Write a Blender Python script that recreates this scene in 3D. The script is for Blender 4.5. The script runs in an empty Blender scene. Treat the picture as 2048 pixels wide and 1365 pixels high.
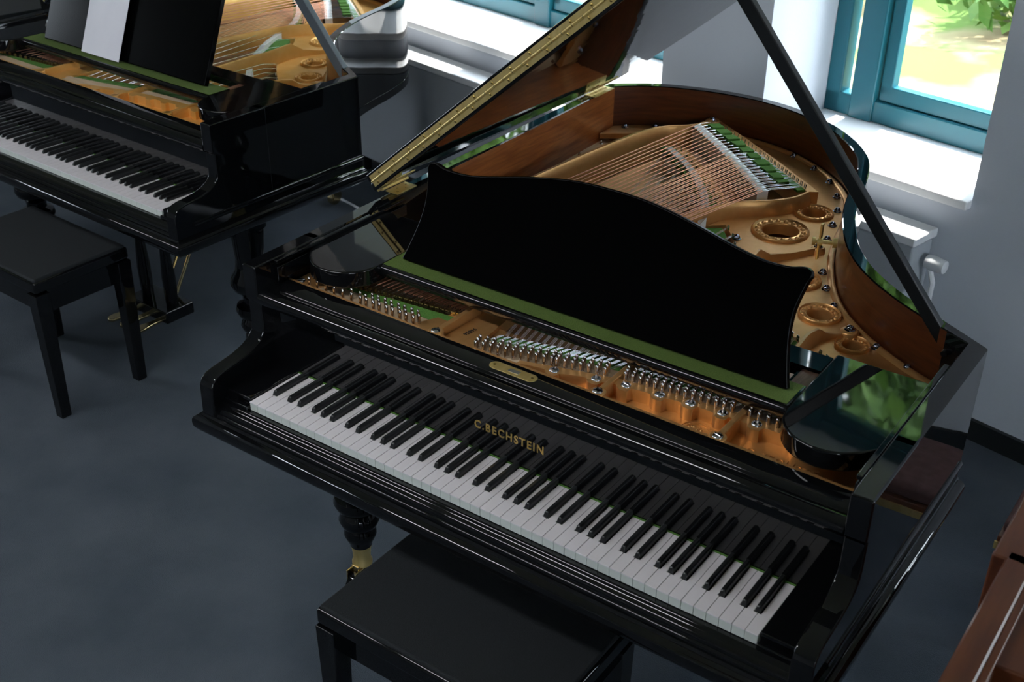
import bpy, bmesh, math, random
from mathutils import Vector, Matrix
from mathutils.geometry import delaunay_2d_cdt
random.seed(7)
C = bpy.context.scene.collection
PI = math.pi

# ------------------------------------------------------------------ camera
K = 0.73                       # height of the key tops above the floor
cam_data = bpy.data.cameras.new('camera')
cam = bpy.data.objects.new('camera', cam_data); C.objects.link(cam)
cam_data.sensor_width = 36.0
cam_data.lens = 2355.8 / 2048 * 36.0
cam_data.clip_start = 0.05
cam.matrix_world = Matrix(((0.81213915, -0.2963487, 0.50260069, 1.6677),
                           (0.58338887, 0.39863806, -0.70763347, -1.3890),
                           (0.0093505, 0.86790849, 0.49663611, 1.3562 + K),
                           (0, 0, 0, 1)))
cam_data.dof.use_dof = True
cam_data.dof.focus_distance = 2.65
cam_data.dof.aperture_fstop = 7.5
bpy.context.scene.camera = cam

# ------------------------------------------------------------------ world, light, exposure
sc = bpy.context.scene
sc.view_settings.view_transform = 'Standard'
sc.view_settings.look = 'None'
sc.view_settings.gamma = 1
sc.view_settings.use_curve_mapping = False
sc.view_settings.exposure = 1.45
world = bpy.data.worlds.new('world'); sc.world = world
world.use_nodes = True
wn = world.node_tree
bg = wn.nodes['Background']
bg.inputs['Color'].default_value = (0.80, 0.90, 1.0, 1)
bg.inputs['Strength'].default_value = 5.2
# high sun behind the window wall: it reaches the sills and the strip of floor below them
sun = bpy.data.lights.new('sun', 'SUN'); sun.energy = 5.0; sun.angle = math.radians(1.5); sun.color = (1.0, 0.96, 0.90)
suno = bpy.data.objects.new('sun', sun); C.objects.link(suno)
_e, _a = math.radians(69), math.radians(-12.2 + 90 + 9)
_d = Vector((math.cos(_e) * math.cos(_a), math.cos(_e) * math.sin(_a), math.sin(_e)))
suno.rotation_euler = _d.to_track_quat('Z', 'Y').to_euler()

# ------------------------------------------------------------------ materials
def mat(name, col, rough=0.5, metal=0.0, coat=0.0, spec=0.5, **kw):
    m = bpy.data.materials.new(name); m.use_nodes = True
    b = m.node_tree.nodes['Principled BSDF']
    b.inputs['Base Color'].default_value = (*col, 1)
    b.inputs['Roughness'].default_value = rough
    b.inputs['Metallic'].default_value = metal
    b.inputs['Coat Weight'].default_value = coat
    b.inputs['Coat Roughness'].default_value = 0.05
    b.inputs['Specular IOR Level'].default_value = spec
    for k, v in kw.items(): b.inputs[k.replace('_', ' ')].default_value = v
    return m
def noise_mat(name, c1, c2, scale=5, rough=0.6, metal=0.0, coat=0.0, stretch=(1,1,1), bump=0.0, detail=4, distort=0.0, lo=0.35, hi=0.65, bscale=None, c3=None, bdist=0.002):
    m = mat(name, c1, rough, metal, coat)
    nt = m.node_tree; N = nt.nodes; L = nt.links; b = N['Principled BSDF']
    tc = N.new('ShaderNodeTexCoord'); mp = N.new('ShaderNodeMapping'); mp.inputs['Scale'].default_value = stretch
    no = N.new('ShaderNodeTexNoise'); no.inputs['Scale'].default_value = scale; no.inputs['Detail'].default_value = detail
    no.inputs['Distortion'].default_value = distort
    cr = N.new('ShaderNodeValToRGB')
    cr.color_ramp.elements[0].position = lo; cr.color_ramp.elements[0].color = (*c1, 1)
    cr.color_ramp.elements[1].position = hi; cr.color_ramp.elements[1].color = (*c2, 1)
    if c3:
        e = cr.color_ramp.elements.new((lo + hi) / 2); e.color = (*c3, 1)
    L.new(tc.outputs['Object'], mp.inputs['Vector']); L.new(mp.outputs[0], no.inputs['Vector'])
    L.new(no.outputs['Fac'], cr.inputs['Fac']); L.new(cr.outputs['Color'], b.inputs['Base Color'])
    if bump:
        bp_ = N.new('ShaderNodeBump'); bp_.inputs['Strength'].default_value = bump; bp_.inputs['Distance'].default_value = bdist
        n2 = no
        if bscale:
            n2 = N.new('ShaderNodeTexNoise'); n2.inputs['Scale'].default_value = bscale; n2.inputs['Detail'].default_value = 2
            L.new(tc.outputs['Object'], n2.inputs['Vector'])
        L.new(n2.outputs['Fac'], bp_.inputs['Height']); L.new(bp_.outputs['Normal'], b.inputs['Normal'])
    return m

M = {}
M['black'] = mat('black_lacquer', (0.0035, 0.0038, 0.0045), 0.03)
_n = M['black'].node_tree; _t = _n.nodes.new('ShaderNodeTexCoord'); _x = _n.nodes.new('ShaderNodeTexNoise'); _x.inputs['Scale'].default_value = 9; _x.inputs['Detail'].default_value = 1
_b = _n.nodes.new('ShaderNodeBump'); _b.inputs['Strength'].default_value = 0.25; _b.inputs['Distance'].default_value = 0.0012
_n.links.new(_t.outputs['Object'], _x.inputs['Vector']); _n.links.new(_x.outputs['Fac'], _b.inputs['Height']); _n.links.new(_b.outputs['Normal'], _n.nodes['Principled BSDF'].inputs['Normal'])
M['deskblack'] = mat('black_desk_lacquer', (0.0008, 0.0008, 0.0009), 0.15, spec=0.07)
M['satin'] = mat('black_satin_wood', (0.008, 0.009, 0.010), 0.30)
M['ebony'] = mat('ebony_key', (0.010, 0.011, 0.012), 0.30)
M['ivory'] = mat('white_key_cover', (0.80, 0.76, 0.79), 0.28)
M['keyfront'] = mat('white_key_front', (0.66, 0.70, 0.66), 0.4)
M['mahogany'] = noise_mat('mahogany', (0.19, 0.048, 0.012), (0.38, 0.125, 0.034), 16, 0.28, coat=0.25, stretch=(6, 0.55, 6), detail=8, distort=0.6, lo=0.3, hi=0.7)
M['mahogany_shade'] = noise_mat('mahogany_curved_shaded', (0.050, 0.012, 0.004), (0.105, 0.029, 0.008), 14, 0.28, coat=0.25, stretch=(0.7, 0.7, 7), detail=8, distort=0.4, lo=0.3, hi=0.7)  # tail and bentside faces: their shade is painted in as darker mahogany
M['rosewood'] = noise_mat('brown_case_wood', (0.085, 0.022, 0.007), (0.13, 0.037, 0.011), 10, 0.42, coat=0.08, stretch=(5, 0.6, 5), detail=6)
M['plate'] = noise_mat('bronze_plate_paint', (0.70, 0.37, 0.13), (0.74, 0.40, 0.15), 60, 0.34, metal=0.62, detail=2, bump=0.15, bscale=400, bdist=0.0004)
M['brass'] = noise_mat('brass', (0.72, 0.54, 0.20), (0.80, 0.62, 0.26), 3, 0.38, metal=0.72, stretch=(30, 1, 1))
M['brassdark'] = mat('brass_screw', (0.42, 0.30, 0.10), 0.3, 1.0)
M['steel'] = mat('polished_steel', (0.62, 0.62, 0.66), 0.18, 1.0)
M['boltsteel'] = mat('blued_steel_nut', (0.32, 0.33, 0.42), 0.10, 1.0)
M['nickel'] = mat('nickel_pin', (0.55, 0.50, 0.47), 0.16, 1.0)
M['copper'] = mat('copper_winding', (0.86, 0.42, 0.27), 0.34, 0.85)
M['wire'] = mat('steel_string', (0.72, 0.72, 0.76), 0.25, 1.0)
M['felt'] = noise_mat('green_felt', (0.075, 0.20, 0.03), (0.11, 0.27, 0.045), 300, 0.95, bump=0.5, bscale=500)
M['felttray'] = noise_mat('olive_green_felt', (0.075, 0.125, 0.018), (0.10, 0.16, 0.026), 400, 0.95, bump=0.5, bscale=600)
M['spruce'] = noise_mat('spruce_soundboard', (0.47, 0.25, 0.10), (0.58, 0.33, 0.15), 8, 0.35, coat=0.3, stretch=(8, 0.5, 3), detail=6)
M['sprucestrip'] = noise_mat('pale_trim_wood', (0.52, 0.33, 0.19), (0.62, 0.42, 0.25), 12, 0.4, stretch=(6, 0.5, 3))
M['bridge'] = mat('white_bridge_chalk', (0.80, 0.77, 0.74), 0.7)
M['bridgewood'] = noise_mat('bridge_wood', (0.50, 0.26, 0.14), (0.60, 0.34, 0.19), 12, 0.5, stretch=(3, 3, 3))
M['pinblock'] = noise_mat('pin_block_wood', (0.62, 0.45, 0.29), (0.72, 0.55, 0.38), 14, 0.5, stretch=(1, 8, 1))
M['traywood'] = noise_mat('tray_runner_wood', (0.10, 0.035, 0.02), (0.30, 0.16, 0.11), 20, 0.35, stretch=(6, 0.5, 6))
M['gold'] = mat('gold_leaf', (0.80, 0.55, 0.18), 0.30, 0.9)
M['silverplate'] = mat('brushed_nickel', (0.60, 0.60, 0.62), 0.4, 1.0)
M['serial'] = mat('black_stamp_ink', (0.03, 0.02, 0.015), 0.7)
M['velvet'] = noise_mat('black_velvet', (0.003, 0.005, 0.007), (0.006, 0.0085, 0.011), 260, 0.85, bump=0.4, bscale=500)
M['carpet'] = noise_mat('blue_grey_carpet', (0.040, 0.054, 0.072), (0.078, 0.094, 0.116), 3.2, 0.97, detail=9, lo=0.3, hi=0.72, bump=0.6, bscale=350, bdist=0.004)
M['wall'] = noise_mat('wall_paint', (0.56, 0.60, 0.66), (0.60, 0.64, 0.70), 2, 0.9, bump=0.2, bscale=120)
M['ceiling'] = mat('ceiling_paint', (0.40, 0.40, 0.40), 0.9)
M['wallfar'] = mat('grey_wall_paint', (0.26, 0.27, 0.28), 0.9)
M['sill'] = mat('white_sill', (0.86, 0.87, 0.88), 0.45)
M['teal'] = mat('teal_window_paint', (0.012, 0.135, 0.180), 0.35)
M['white'] = mat('white_enamel', (0.78, 0.80, 0.82), 0.35)
M['radfront'] = mat('radiator_front', (0.40, 0.43, 0.46), 0.45)
M['base'] = mat('dark_skirting', (0.010, 0.012, 0.013), 0.5)
M['paper'] = noise_mat('paper', (0.72, 0.72, 0.78), (0.80, 0.80, 0.85), 4, 0.8)
M['paperblue'] = mat('paper_blue_print', (0.10, 0.12, 0.35), 0.8)
M['paperyellow'] = mat('paper_yellow_print', (0.75, 0.55, 0.15), 0.8)
M['pink'] = noise_mat('dusky_pink_cloth', (0.10, 0.045, 0.042), (0.15, 0.07, 0.065), 40, 0.9)
M['redfelt'] = mat('red_felt', (0.30, 0.05, 0.05), 0.9)
M['caster'] = mat('caster_brass', (0.75, 0.60, 0.32), 0.22, 1.0)
M['orangeplate'] = noise_mat('bright_gold_plate', (0.80, 0.42, 0.10), (0.86, 0.50, 0.16), 20, 0.4, metal=0.4)
M['leaf'] = noise_mat('leaf', (0.020, 0.075, 0.010), (0.12, 0.24, 0.03), 1.4, 0.6, detail=3)
M['bark'] = mat('bark', (0.08, 0.055, 0.035), 0.9)
M['ground'] = noise_mat('garden_ground', (0.22, 0.165, 0.09), (0.09, 0.17, 0.03), 1.1, 0.95, detail=5, lo=0.42, hi=0.58, c3=(0.25, 0.23, 0.12))
g = mat('window_glass', (1, 1, 1), 0.0); gb = g.node_tree.nodes['Principled BSDF']
nt = g.node_tree; tr = nt.nodes.new('ShaderNodeBsdfTransparent'); gl = nt.nodes.new('ShaderNodeBsdfGlossy'); gl.inputs['Roughness'].default_value = 0.0
mx = nt.nodes.new('ShaderNodeMixShader'); mx.inputs[0].default_value = 0.04
nt.links.new(tr.outputs[0], mx.inputs[1]); nt.links.new(gl.outputs[0], mx.inputs[2])
nt.links.new(mx.outputs[0], nt.nodes['Material Output'].inputs['Surface'])
M['glass'] = g

# ------------------------------------------------------------------ mesh helpers
class MB:
    def __init__(s): s.v = []; s.f = []; s.m = []
    def add(s, vs, fs, mi=0):
        o = len(s.v); s.v += [tuple(v) for v in vs]
        s.f += [tuple(i + o for i in f) for f in fs]; s.m += [mi] * len(fs); return s
    def box(s, x0, x1, y0, y1, z0, z1, mi=0):
        vs = [(x, y, z) for z in (z0, z1) for y in (y0, y1) for x in (x0, x1)]
        return s.add(vs, [(0, 2, 3, 1), (4, 5, 7, 6), (0, 1, 5, 4), (2, 6, 7, 3), (0, 4, 6, 2), (1, 3, 7, 5)], mi)
    def prism(s, poly, z0, z1, mi=0, axis='z'):
        n = len(poly); a = sum(poly[i][0] * poly[(i + 1) % n][1] - poly[(i + 1) % n][0] * poly[i][1] for i in range(n))
        if a < 0: poly = poly[::-1]
        def P(p, h):
            return (p[0], p[1], h) if axis == 'z' else ((h, p[0], p[1]) if axis == 'x' else (p[0], h, p[1]))
        vs = [P(p, z0) for p in poly] + [P(p, z1) for p in poly]
        fs = [tuple(range(n))[::-1], tuple(range(n, 2 * n))] + [(i, (i + 1) % n, n + (i + 1) % n, n + i) for i in range(n)]
        if axis == 'y': fs = [f[::-1] for f in fs]
        return s.add(vs, fs, mi)
    def tube(s, pts, r, n=8, mi=0, cap=True, mi_seg=None):
        pts = [Vector(p) for p in pts]; rs = r if isinstance(r, (list, tuple)) else [r] * len(pts)
        o = len(s.v); up = Vector((0, 0, 1))
        for i, p in enumerate(pts):
            t = (pts[min(i + 1, len(pts) - 1)] - pts[max(i - 1, 0)]).normalized()
            a = t.cross(up)
            if a.length < 1e-3: a = t.cross(Vector((0, 1, 0)))
            a.normalize(); b = a.cross(t)
            for k in range(n):
                w = 2 * PI * k / n; s.v.append(tuple(p + rs[i] * (math.cos(w) * a + math.sin(w) * b)))
        for i in range(len(pts) - 1):
            mm = mi if mi_seg is None else mi_seg[i]
            for k in range(n):
                s.f.append((o + i * n + k, o + i * n + (k + 1) % n, o + (i + 1) * n + (k + 1) % n, o + (i + 1) * n + k)); s.m.append(mm)
        if cap:
            s.f.append(tuple(o + k for k in range(n))[::-1]); s.m.append(mi)
            s.f.append(tuple(o + (len(pts) - 1) * n + k for k in range(n))); s.m.append(mi)
        return s
    def lathe(s, prof, c=(0, 0, 0), n=24, mi=0, axis='z', arc=None):
        o = len(s.v); m = len(prof)
        for k in range(n):
            w = 2 * PI * k / n
            for r, h in prof:
                if axis == 'z': s.v.append((c[0] + r * math.cos(w), c[1] + r * math.sin(w), c[2] + h))
                elif axis == 'x': s.v.append((c[0] + h, c[1] + r * math.cos(w), c[2] + r * math.sin(w)))
                else: s.v.append((c[0] + r * math.sin(w), c[1] + h, c[2] + r * math.cos(w)))
        for k in range(n):
            for i in range(m - 1):
                a = o + k * m + i; b = o + ((k + 1) % n) * m + i
                s.f.append((a, b, b + 1, a + 1)); s.m.append(mi)
        return s
    def sweep(s, path, prof, inward, closed_prof=True, caps=True, mis=None, mi=0):
        """path: (x, y); inward: unit offset dirs per point (scaled for mitres); prof: (offset, z)"""
        o = len(s.v); n = len(path); m = len(prof)
        for p, d in zip(path, inward):
            for (a, z) in prof: s.v.append((p[0] + d[0] * a, p[1] + d[1] * a, z))
        cnt = m if closed_prof else m - 1
        for i in range(n - 1):
            for j in range(cnt):
                s.f.append((o + i * m + j, o + i * m + (j + 1) % m, o + (i + 1) * m + (j + 1) % m, o + (i + 1) * m + j))
                s.m.append(mi if mis is None else mis(i, j))
        if caps and closed_prof:
            s.f.append(tuple(o + j for j in range(m))[::-1]); s.m.append(mi)
            s.f.append(tuple(o + (n - 1) * m + j for j in range(m))); s.m.append(mi)
        return s
    def mesh(s, name, mats, smooth=None, off=(0, 0, 0)):
        me = bpy.data.meshes.new(name)
        me.from_pydata([(v[0] + off[0], v[1] + off[1], v[2] + off[2]) for v in s.v], [], s.f)
        for m in mats: me.materials.append(m)
        me.polygons.foreach_set('material_index', s.m)
        b = bmesh.new(); b.from_mesh(me); bmesh.ops.recalc_face_normals(b, faces=b.faces); b.to_mesh(me); b.free()
        if smooth is not None:
            me.polygons.foreach_set('use_smooth', [True] * len(me.polygons))
            me.set_sharp_from_angle(angle=math.radians(smooth))
        me.update(); return me

def link(name, me, parent=None, loc=None):
    o = bpy.data.objects.new(name, me); C.objects.link(o)
    if parent: o.parent = parent
    if loc: o.location = loc
    return o
def build(mb, name, mats, parent=None, smooth=35, off=(0, 0, 0), bevel=0, seg=2, loc=None):
    if not isinstance(mats, (list, tuple)): mats = [mats]
    o = link(name, mb.mesh(name, mats, smooth, off), parent, loc)
    if bevel:
        md = o.modifiers.new('bevel', 'BEVEL'); md.width = bevel; md.segments = seg; md.limit_method = 'ANGLE'; md.angle_limit = math.radians(40)
        md.harden_normals = True
    return o
def thing(name, label, cat, loc=(0, 0, 0), rz=0, group=None):
    o = bpy.data.objects.new(name, None); C.objects.link(o); o.location = loc; o.rotation_euler = (0, 0, rz)
    o.empty_display_size = 0.2
    o['label'] = label; o['category'] = cat
    if group: o['group'] = group
    return o
def tag(o, label, cat, group=None, kind=None):
    o['label'] = label; o['category'] = cat
    if group: o['group'] = group
    if kind: o['kind'] = kind
    return o
def catmull(pts, sub=6):
    out = []; n = len(pts)
    for i in range(n - 1):
        p0, p1, p2, p3 = pts[max(i - 1, 0)], pts[i], pts[i + 1], pts[min(i + 2, n - 1)]
        for k in range(sub):
            t = k / sub
            out.append(tuple(0.5 * ((2 * p1[c]) + (-p0[c] + p2[c]) * t + (2 * p0[c] - 5 * p1[c] + 4 * p2[c] - p3[c]) * t * t + (-p0[c] + 3 * p1[c] - 3 * p2[c] + p3[c]) * t ** 3) for c in range(len(p1))))
    out.append(tuple(pts[-1])); return out
def miters(path):
    """left-hand normals with mitre scaling"""
    out = []
    for i in range(len(path)):
        def nrm(a, b):
            d = (b[0] - a[0], b[1] - a[1]); l = math.hypot(*d) or 1; return (-d[1] / l, d[0] / l)
        n1 = nrm(path[i - 1], path[i]) if i > 0 else None
        n2 = nrm(path[i], path[i + 1]) if i < len(path) - 1 else None
        if n1 is None: out.append(n2); continue
        if n2 is None: out.append(n1); continue
        m = (n1[0] + n2[0], n1[1] + n2[1]); l = math.hypot(*m); m = (m[0] / l, m[1] / l)
        c = max(0.35, m[0] * n1[0] + m[1] * n1[1]); out.append((m[0] / c, m[1] / c))
    return out
def cdt(loops):
    """outer loop (ccw) + hole loops -> verts2d, tris"""
    vs = []; es = []; 
    for lp in loops:
        o = len(vs); vs += [Vector(p) for p in lp]; es += [(o + i, o + (i + 1) % len(lp)) for i in range(len(lp))]
    r = delaunay_2d_cdt(vs, es, [], 0, 1e-6)
    V, F = r[0], r[2]
    def inside(p, lp):
        c = False; n = len(lp)
        for i in range(n):
            a, b = lp[i], lp[(i + 1) % n]
            if (a[1] > p[1]) != (b[1] > p[1]) and p[0] < (b[0] - a[0]) * (p[1] - a[1]) / (b[1] - a[1]) + a[0]: c = not c
        return c
    fs = []
    for f in F:
        cx = sum(V[i][0] for i in f) / len(f); cy = sum(V[i][1] for i in f) / len(f)
        if inside((cx, cy), loops[0]) and not any(inside((cx, cy), h) for h in loops[1:]): fs.append(tuple(f))
    return [(v[0], v[1]) for v in V], fs
def slab(mb, loops, z0, z1, mi=0):
    V, F = cdt(loops)
    n = len(V); o = len(mb.v)
    mb.v += [(x, y, z1) for x, y in V] + [(x, y, z0) for x, y in V]
    for f in F:
        mb.f.append(tuple(o + i for i in f)); mb.m.append(mi)
        mb.f.append(tuple(o + n + i for i in f)[::-1]); mb.m.append(mi)
    for lp in loops:
        q = len(mb.v); k = len(lp)
        mb.v += [(p[0], p[1], z1) for p in lp] + [(p[0], p[1], z0) for p in lp]
        for i in range(k): mb.f.append((q + i, q + (i + 1) % k, q + k + (i + 1) % k, q + k + i)); mb.m.append(mi)
    return mb
def circle(cx, cy, r, n=32, ry=None, rot=0):
    ry = ry or r
    return [(cx + r * math.cos(2 * PI * k / n) * math.cos(rot) - ry * math.sin(2 * PI * k / n) * math.sin(rot),
             cy + r * math.cos(2 * PI * k / n) * math.sin(rot) + ry * math.sin(2 * PI * k / n) * math.cos(rot)) for k in range(n)]
def text_mesh(txt, size, depth, spacing=1.0):
    cu = bpy.data.curves.new('lettering', 'FONT'); cu.body = txt; cu.size = size; cu.extrude = depth; cu.space_character = spacing
    cu.offset = size * .022; cu.align_x = 'LEFT'; cu.resolution_u = 3
    o = bpy.data.objects.new('lettering', cu); C.objects.link(o)
    dg = bpy.context.evaluated_depsgraph_get(); me = bpy.data.meshes.new_from_object(o.evaluated_get(dg))
    bpy.data.objects.remove(o); bpy.data.curves.remove(cu)
    return me

# ------------------------------------------------------------------ the room (k-coordinates: z 0 = key top)
WA = (1.068, 1.946); PH = math.radians(-12.2)
du = (math.cos(PH), math.sin(PH)); dn = (-math.sin(PH), math.cos(PH))
def wp(u, off, z): return (WA[0] + u * du[0] + off * dn[0], WA[1] + u * du[1] + off * dn[1], z)
def wbox(mb, u0, u1, o0, o1, z0, z1, mi=0):
    vs = [wp(u, o, z) for z in (z0, z1) for o in (o0, o1) for u in (u0, u1)]
    return mb.add(vs, [(0, 2, 3, 1), (4, 5, 7, 6), (0, 1, 5, 4), (2, 6, 7, 3), (0, 4, 6, 2), (1, 3, 7, 5)], mi)
def struct(o): o['kind'] = 'structure'; return o
ZC = 3.0; SILL = 0.755; HEAD = 2.45; DEP = 0.42
U0, U1 = -7.0, 3.7
OPEN = [(-3.35, -1.37), (-0.93, -0.16), (1.6, 3.1)]
mb = MB()
us = [U0] + [x for o in OPEN for x in o] + [U1]
for i in range(0, len(us), 2): wbox(mb, us[i], us[i + 1], 0, DEP + .06, 0, ZC)
for a, b in OPEN:
    wbox(mb, a, b, 0, DEP + .06, 0, SILL - .03); wbox(mb, a, b, 0, DEP + .06, HEAD, ZC)
struct(build(mb, 'wall_back', M['wall']))
# floor, ceiling and the other walls
def P2(u, o): p = wp(u, o, 0); return (p[0], p[1])
FR = -7.0
mb = MB(); mb.prism([P2(U0, .0), P2(U1, .0), P2(U1, FR), P2(U0, FR)], -0.1, 0); struct(build(mb, 'floor', M['carpet']))
mb = MB(); mb.prism([P2(U0 - .2, DEP), P2(U1 + .2, DEP), P2(U1 + .2, FR - .2), P2(U0 - .2, FR - .2)], ZC, ZC + .15); struct(build(mb, 'ceiling', M['ceiling']))
# left wall with a window; front wall with two windows
def wall_with(mbx, fixed, a0, a1, opens, left):
    def bx(s0, s1, z0, z1):
        if left: wbox(mbx, fixed - .2, fixed, s0, s1, z0, z1)
        else: wbox(mbx, s0, s1, fixed - .2, fixed, z0, z1)
    es = [a0] + [x for o in opens for x in o] + [a1]
    for i in range(0, len(es), 2): bx(es[i], es[i + 1], 0, ZC)
    for a, b in opens: bx(a, b, 0, SILL); bx(a, b, HEAD, ZC)
LW = [(-5.6, -3.6)]
RW = [(-5.2, -3.4), (-2.9, -1.1)]
FW = []
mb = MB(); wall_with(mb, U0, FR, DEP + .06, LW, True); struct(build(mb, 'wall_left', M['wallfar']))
mb = MB()
for _s0, _s1 in ((FR, RW[0][0]), (RW[0][1], RW[1][0]), (RW[1][1], DEP + .06)): wbox(mb, U1, U1 + .2, _s0, _s1, 0, ZC)
for _a, _b in RW: wbox(mb, U1, U1 + .2, _a, _b, 0, SILL); wbox(mb, U1, U1 + .2, _a, _b, HEAD, ZC)
struct(build(mb, 'wall_right', M['wall']))
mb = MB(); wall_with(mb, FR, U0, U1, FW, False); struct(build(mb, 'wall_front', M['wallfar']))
mb = MB(); wbox(mb, U0, U1, -.015, 0, 0, .07); struct(build(mb, 'baseboard_back', M['base']))
def window(n, a, b, mull, put, deep, label=None):
    """put(mb, a0, a1, d0, d1, z0, z1): box along the wall; d grows outward"""
    r = bpy.data.objects.new('window_%d' % n, None); C.objects.link(r); r['kind'] = 'structure'
    f = MB(); d0, d1 = deep - .06, deep
    put(f, a, b, d0, d1, SILL, SILL + .075); put(f, a, b, d0, d1, HEAD - .06, HEAD)
    put(f, a, a + .06, d0, d1, SILL, HEAD); put(f, b - .06, b, d0, d1, SILL, HEAD)
    for m_ in mull: put(f, m_ - .045, m_ + .045, d0 - .01, d1, SILL, HEAD)
    build(f, 'window_frame', M['teal'], r, bevel=.006)
    cuts = [a] + mull + [b]
    for i in range(len(cuts) - 1):
        s0, s1 = cuts[i] + .05, cuts[i + 1] - .05
        if s1 - s0 < .1: continue
        f = MB(); e0, e1 = d0 + .012, d1 - .008
        put(f, s0, s1, e0, e1, SILL + .075, SILL + .13); put(f, s0, s1, e0, e1, HEAD - .11, HEAD - .06)
        put(f, s0, s0 + .045, e0, e1, SILL + .1, HEAD - .08); put(f, s1 - .045, s1, e0, e1, SILL + .1, HEAD - .08)
        sash = build(f, 'sash', M['teal'], r, bevel=.005)
        f = MB(); put(f, s0 + .02, s1 - .02, deep - .035, deep - .031, SILL + .1, HEAD - .08)
        build(f, 'pane', M['glass'], sash, smooth=None)
    f = MB(); put(f, a, b, -.03, deep - .0, SILL - .03, SILL)
    build(f, 'window_sill', M['sill'], r, bevel=.006)
    return r
pb = lambda f, a0, a1, d0, d1, z0, z1: wbox(f, a0, a1, d0, d1, z0, z1)
window(1, OPEN[0][0], OPEN[0][1], [-2.36], pb, DEP)
window(2, OPEN[1][0], OPEN[1][1], [-.78], pb, DEP)
window(3, OPEN[2][0], OPEN[2][1], [2.4], pb, DEP)
window(4, LW[0][0], LW[0][1], [-4.6], lambda f, a0, a1, d0, d1, z0, z1: wbox(f, U0 - d1, U0 - d0, a0, a1, z0, z1), .18)
for _k, (_a, _b) in enumerate(RW): window(5 + _k, _a, _b, [(_a + _b) / 2], lambda f, a0, a1, d0, d1, z0, z1: wbox(f, U1 + d0, U1 + d1, a0, a1, z0, z1), .18)
# ceiling lights (switched on, far behind and beside the camera)
def ceiling_light(u, o, label, power):
    x, y = u, o
    r = thing('ceiling_light', label, 'ceiling light', (x, y, ZC), 0, 'flat fluorescent ceiling lights')
    f = MB(); f.box(-.62, .62, -.16, .16, -.06, 0); build(f, 'housing', M['white'], r, bevel=.006)
    m = bpy.data.materials.get('lamp_diffuser')
    if not m:
        m = mat('lamp_diffuser', (.9, .9, .9)); m.node_tree.nodes['Principled BSDF'].inputs['Emission Color'].default_value = (.95, .97, 1, 1)
        m.node_tree.nodes['Principled BSDF'].inputs['Emission Strength'].default_value = power
    f = MB(); f.box(-.58, .58, -.13, .13, -.068, -.058); build(f, 'diffuser', m, r)
LP_ = 9
ceiling_light(-1.62, -1.25, 'left one of the two flat ceiling lights in front of the sharp piano', LP_)
ceiling_light(-.32, -1.25, 'right one of the two flat ceiling lights in front of the sharp piano', LP_)
# radiators
def radiator(u0, u1, label):
    x, y, _ = wp((u0 + u1) / 2, -.08, 0)
    r = thing('radiator', label, 'radiator', (x, y, 0), PH, 'radiators under the windows')
    h = (u1 - u0) / 2
    f = MB(); f.box(-h, h, -.055, .055, .09, .615); build(f, 'panel', M['radfront'], r, bevel=.01)
    f = MB(); f.box(-h - .005, h + .005, -.065, .065, .615, .645); build(f, 'top_grille', M['white'], r, bevel=.006)
    for sx in (-h + .2, h - .2): f = MB(); f.box(sx - .02, sx + .02, -.02, .02, 0, .1); build(f, 'foot', M['base'], r)
    v = MB(); v.lathe([(0, 0), (.02, .0), (.024, .02), (.020, .06), (0, .065)], (h + .02, 0, .56), 16, axis='x'); build(v, 'valve', M['white'], r)
    p = MB(); p.tube([(h + .03, 0, .55), (h + .05, 0, .5), (h + .05, 0, .0)], .009, 8); build(p, 'pipe', M['white'], r)
radiator(-3.3, -1.45, 'long grey radiator with a white top under the left window, behind the two black pianos')
radiator(-.92, -.24, 'short grey radiator with white top under the right window, beside the lid prop')

# ------------------------------------------------------------------ grand piano builder
CX, CY = 0.5875, 0.90
OFF = (-CX, -CY, K)
INNER_L = [(-.072, .30), (-.075, .56), (-.094, .82), (-.101, 1.25), (-.114, 1.647)]
TAIL = catmull([(-.114, 1.647), (-.055, 1.700), (.03, 1.745), (.16, 1.782), (.30, 1.788), (.43, 1.757), (.545, 1.695), (.64, 1.610), (.70, 1.530), (.735, 1.45), (.762, 1.36), (.783, 1.265), (.811, 1.164), (.846, 1.075), (.890, .985), (.942, .910), (1.0, .850), (1.071, .795), (1.141, .752)], 4)
INNER_R = [(1.20, .724), (1.246, .700), (1.246, .30)]
INNER = INNER_L + TAIL[1:] + INNER_R
def rim_t(i):
    if i < 2: return .038
    if i < 4: return .035
    if i >= len(INNER) - 2: return .038
    if i == len(INNER) - 3: return .024
    return .030
MIT = miters(INNER)
MIT[len(INNER) - 2] = ((1.285 - 1.246) / .038, 0.004)          # sharp rear corner of the treble cheek
OUTER = [(p[0] + m_[0] * rim_t(i), p[1] + m_[1] * rim_t(i)) for i, (p, m_) in enumerate(zip(INNER, MIT))]
ARM = [(.115, .249), (.115, .166), (.122, .162), (.123, .105), (.120, .088), (.108, .075), (.088, .064), (.060, .056), (.030, .052), (.0, .049), (-.018, .045), (-.031, .036), (-.038, .022), (-.040, -.05), (.32, -.05), (.32, .249)]


def bolt(mb, x, y, z, r=.009):
    mb.lathe([(0, 0), (r * 1.3, 0), (r * 1.35, .0015), (r * 1.05, .003), (r, .006), (r * .75, .0095), (r * .35, .0115), (0, .012)], (x, y, z), 16)

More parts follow.
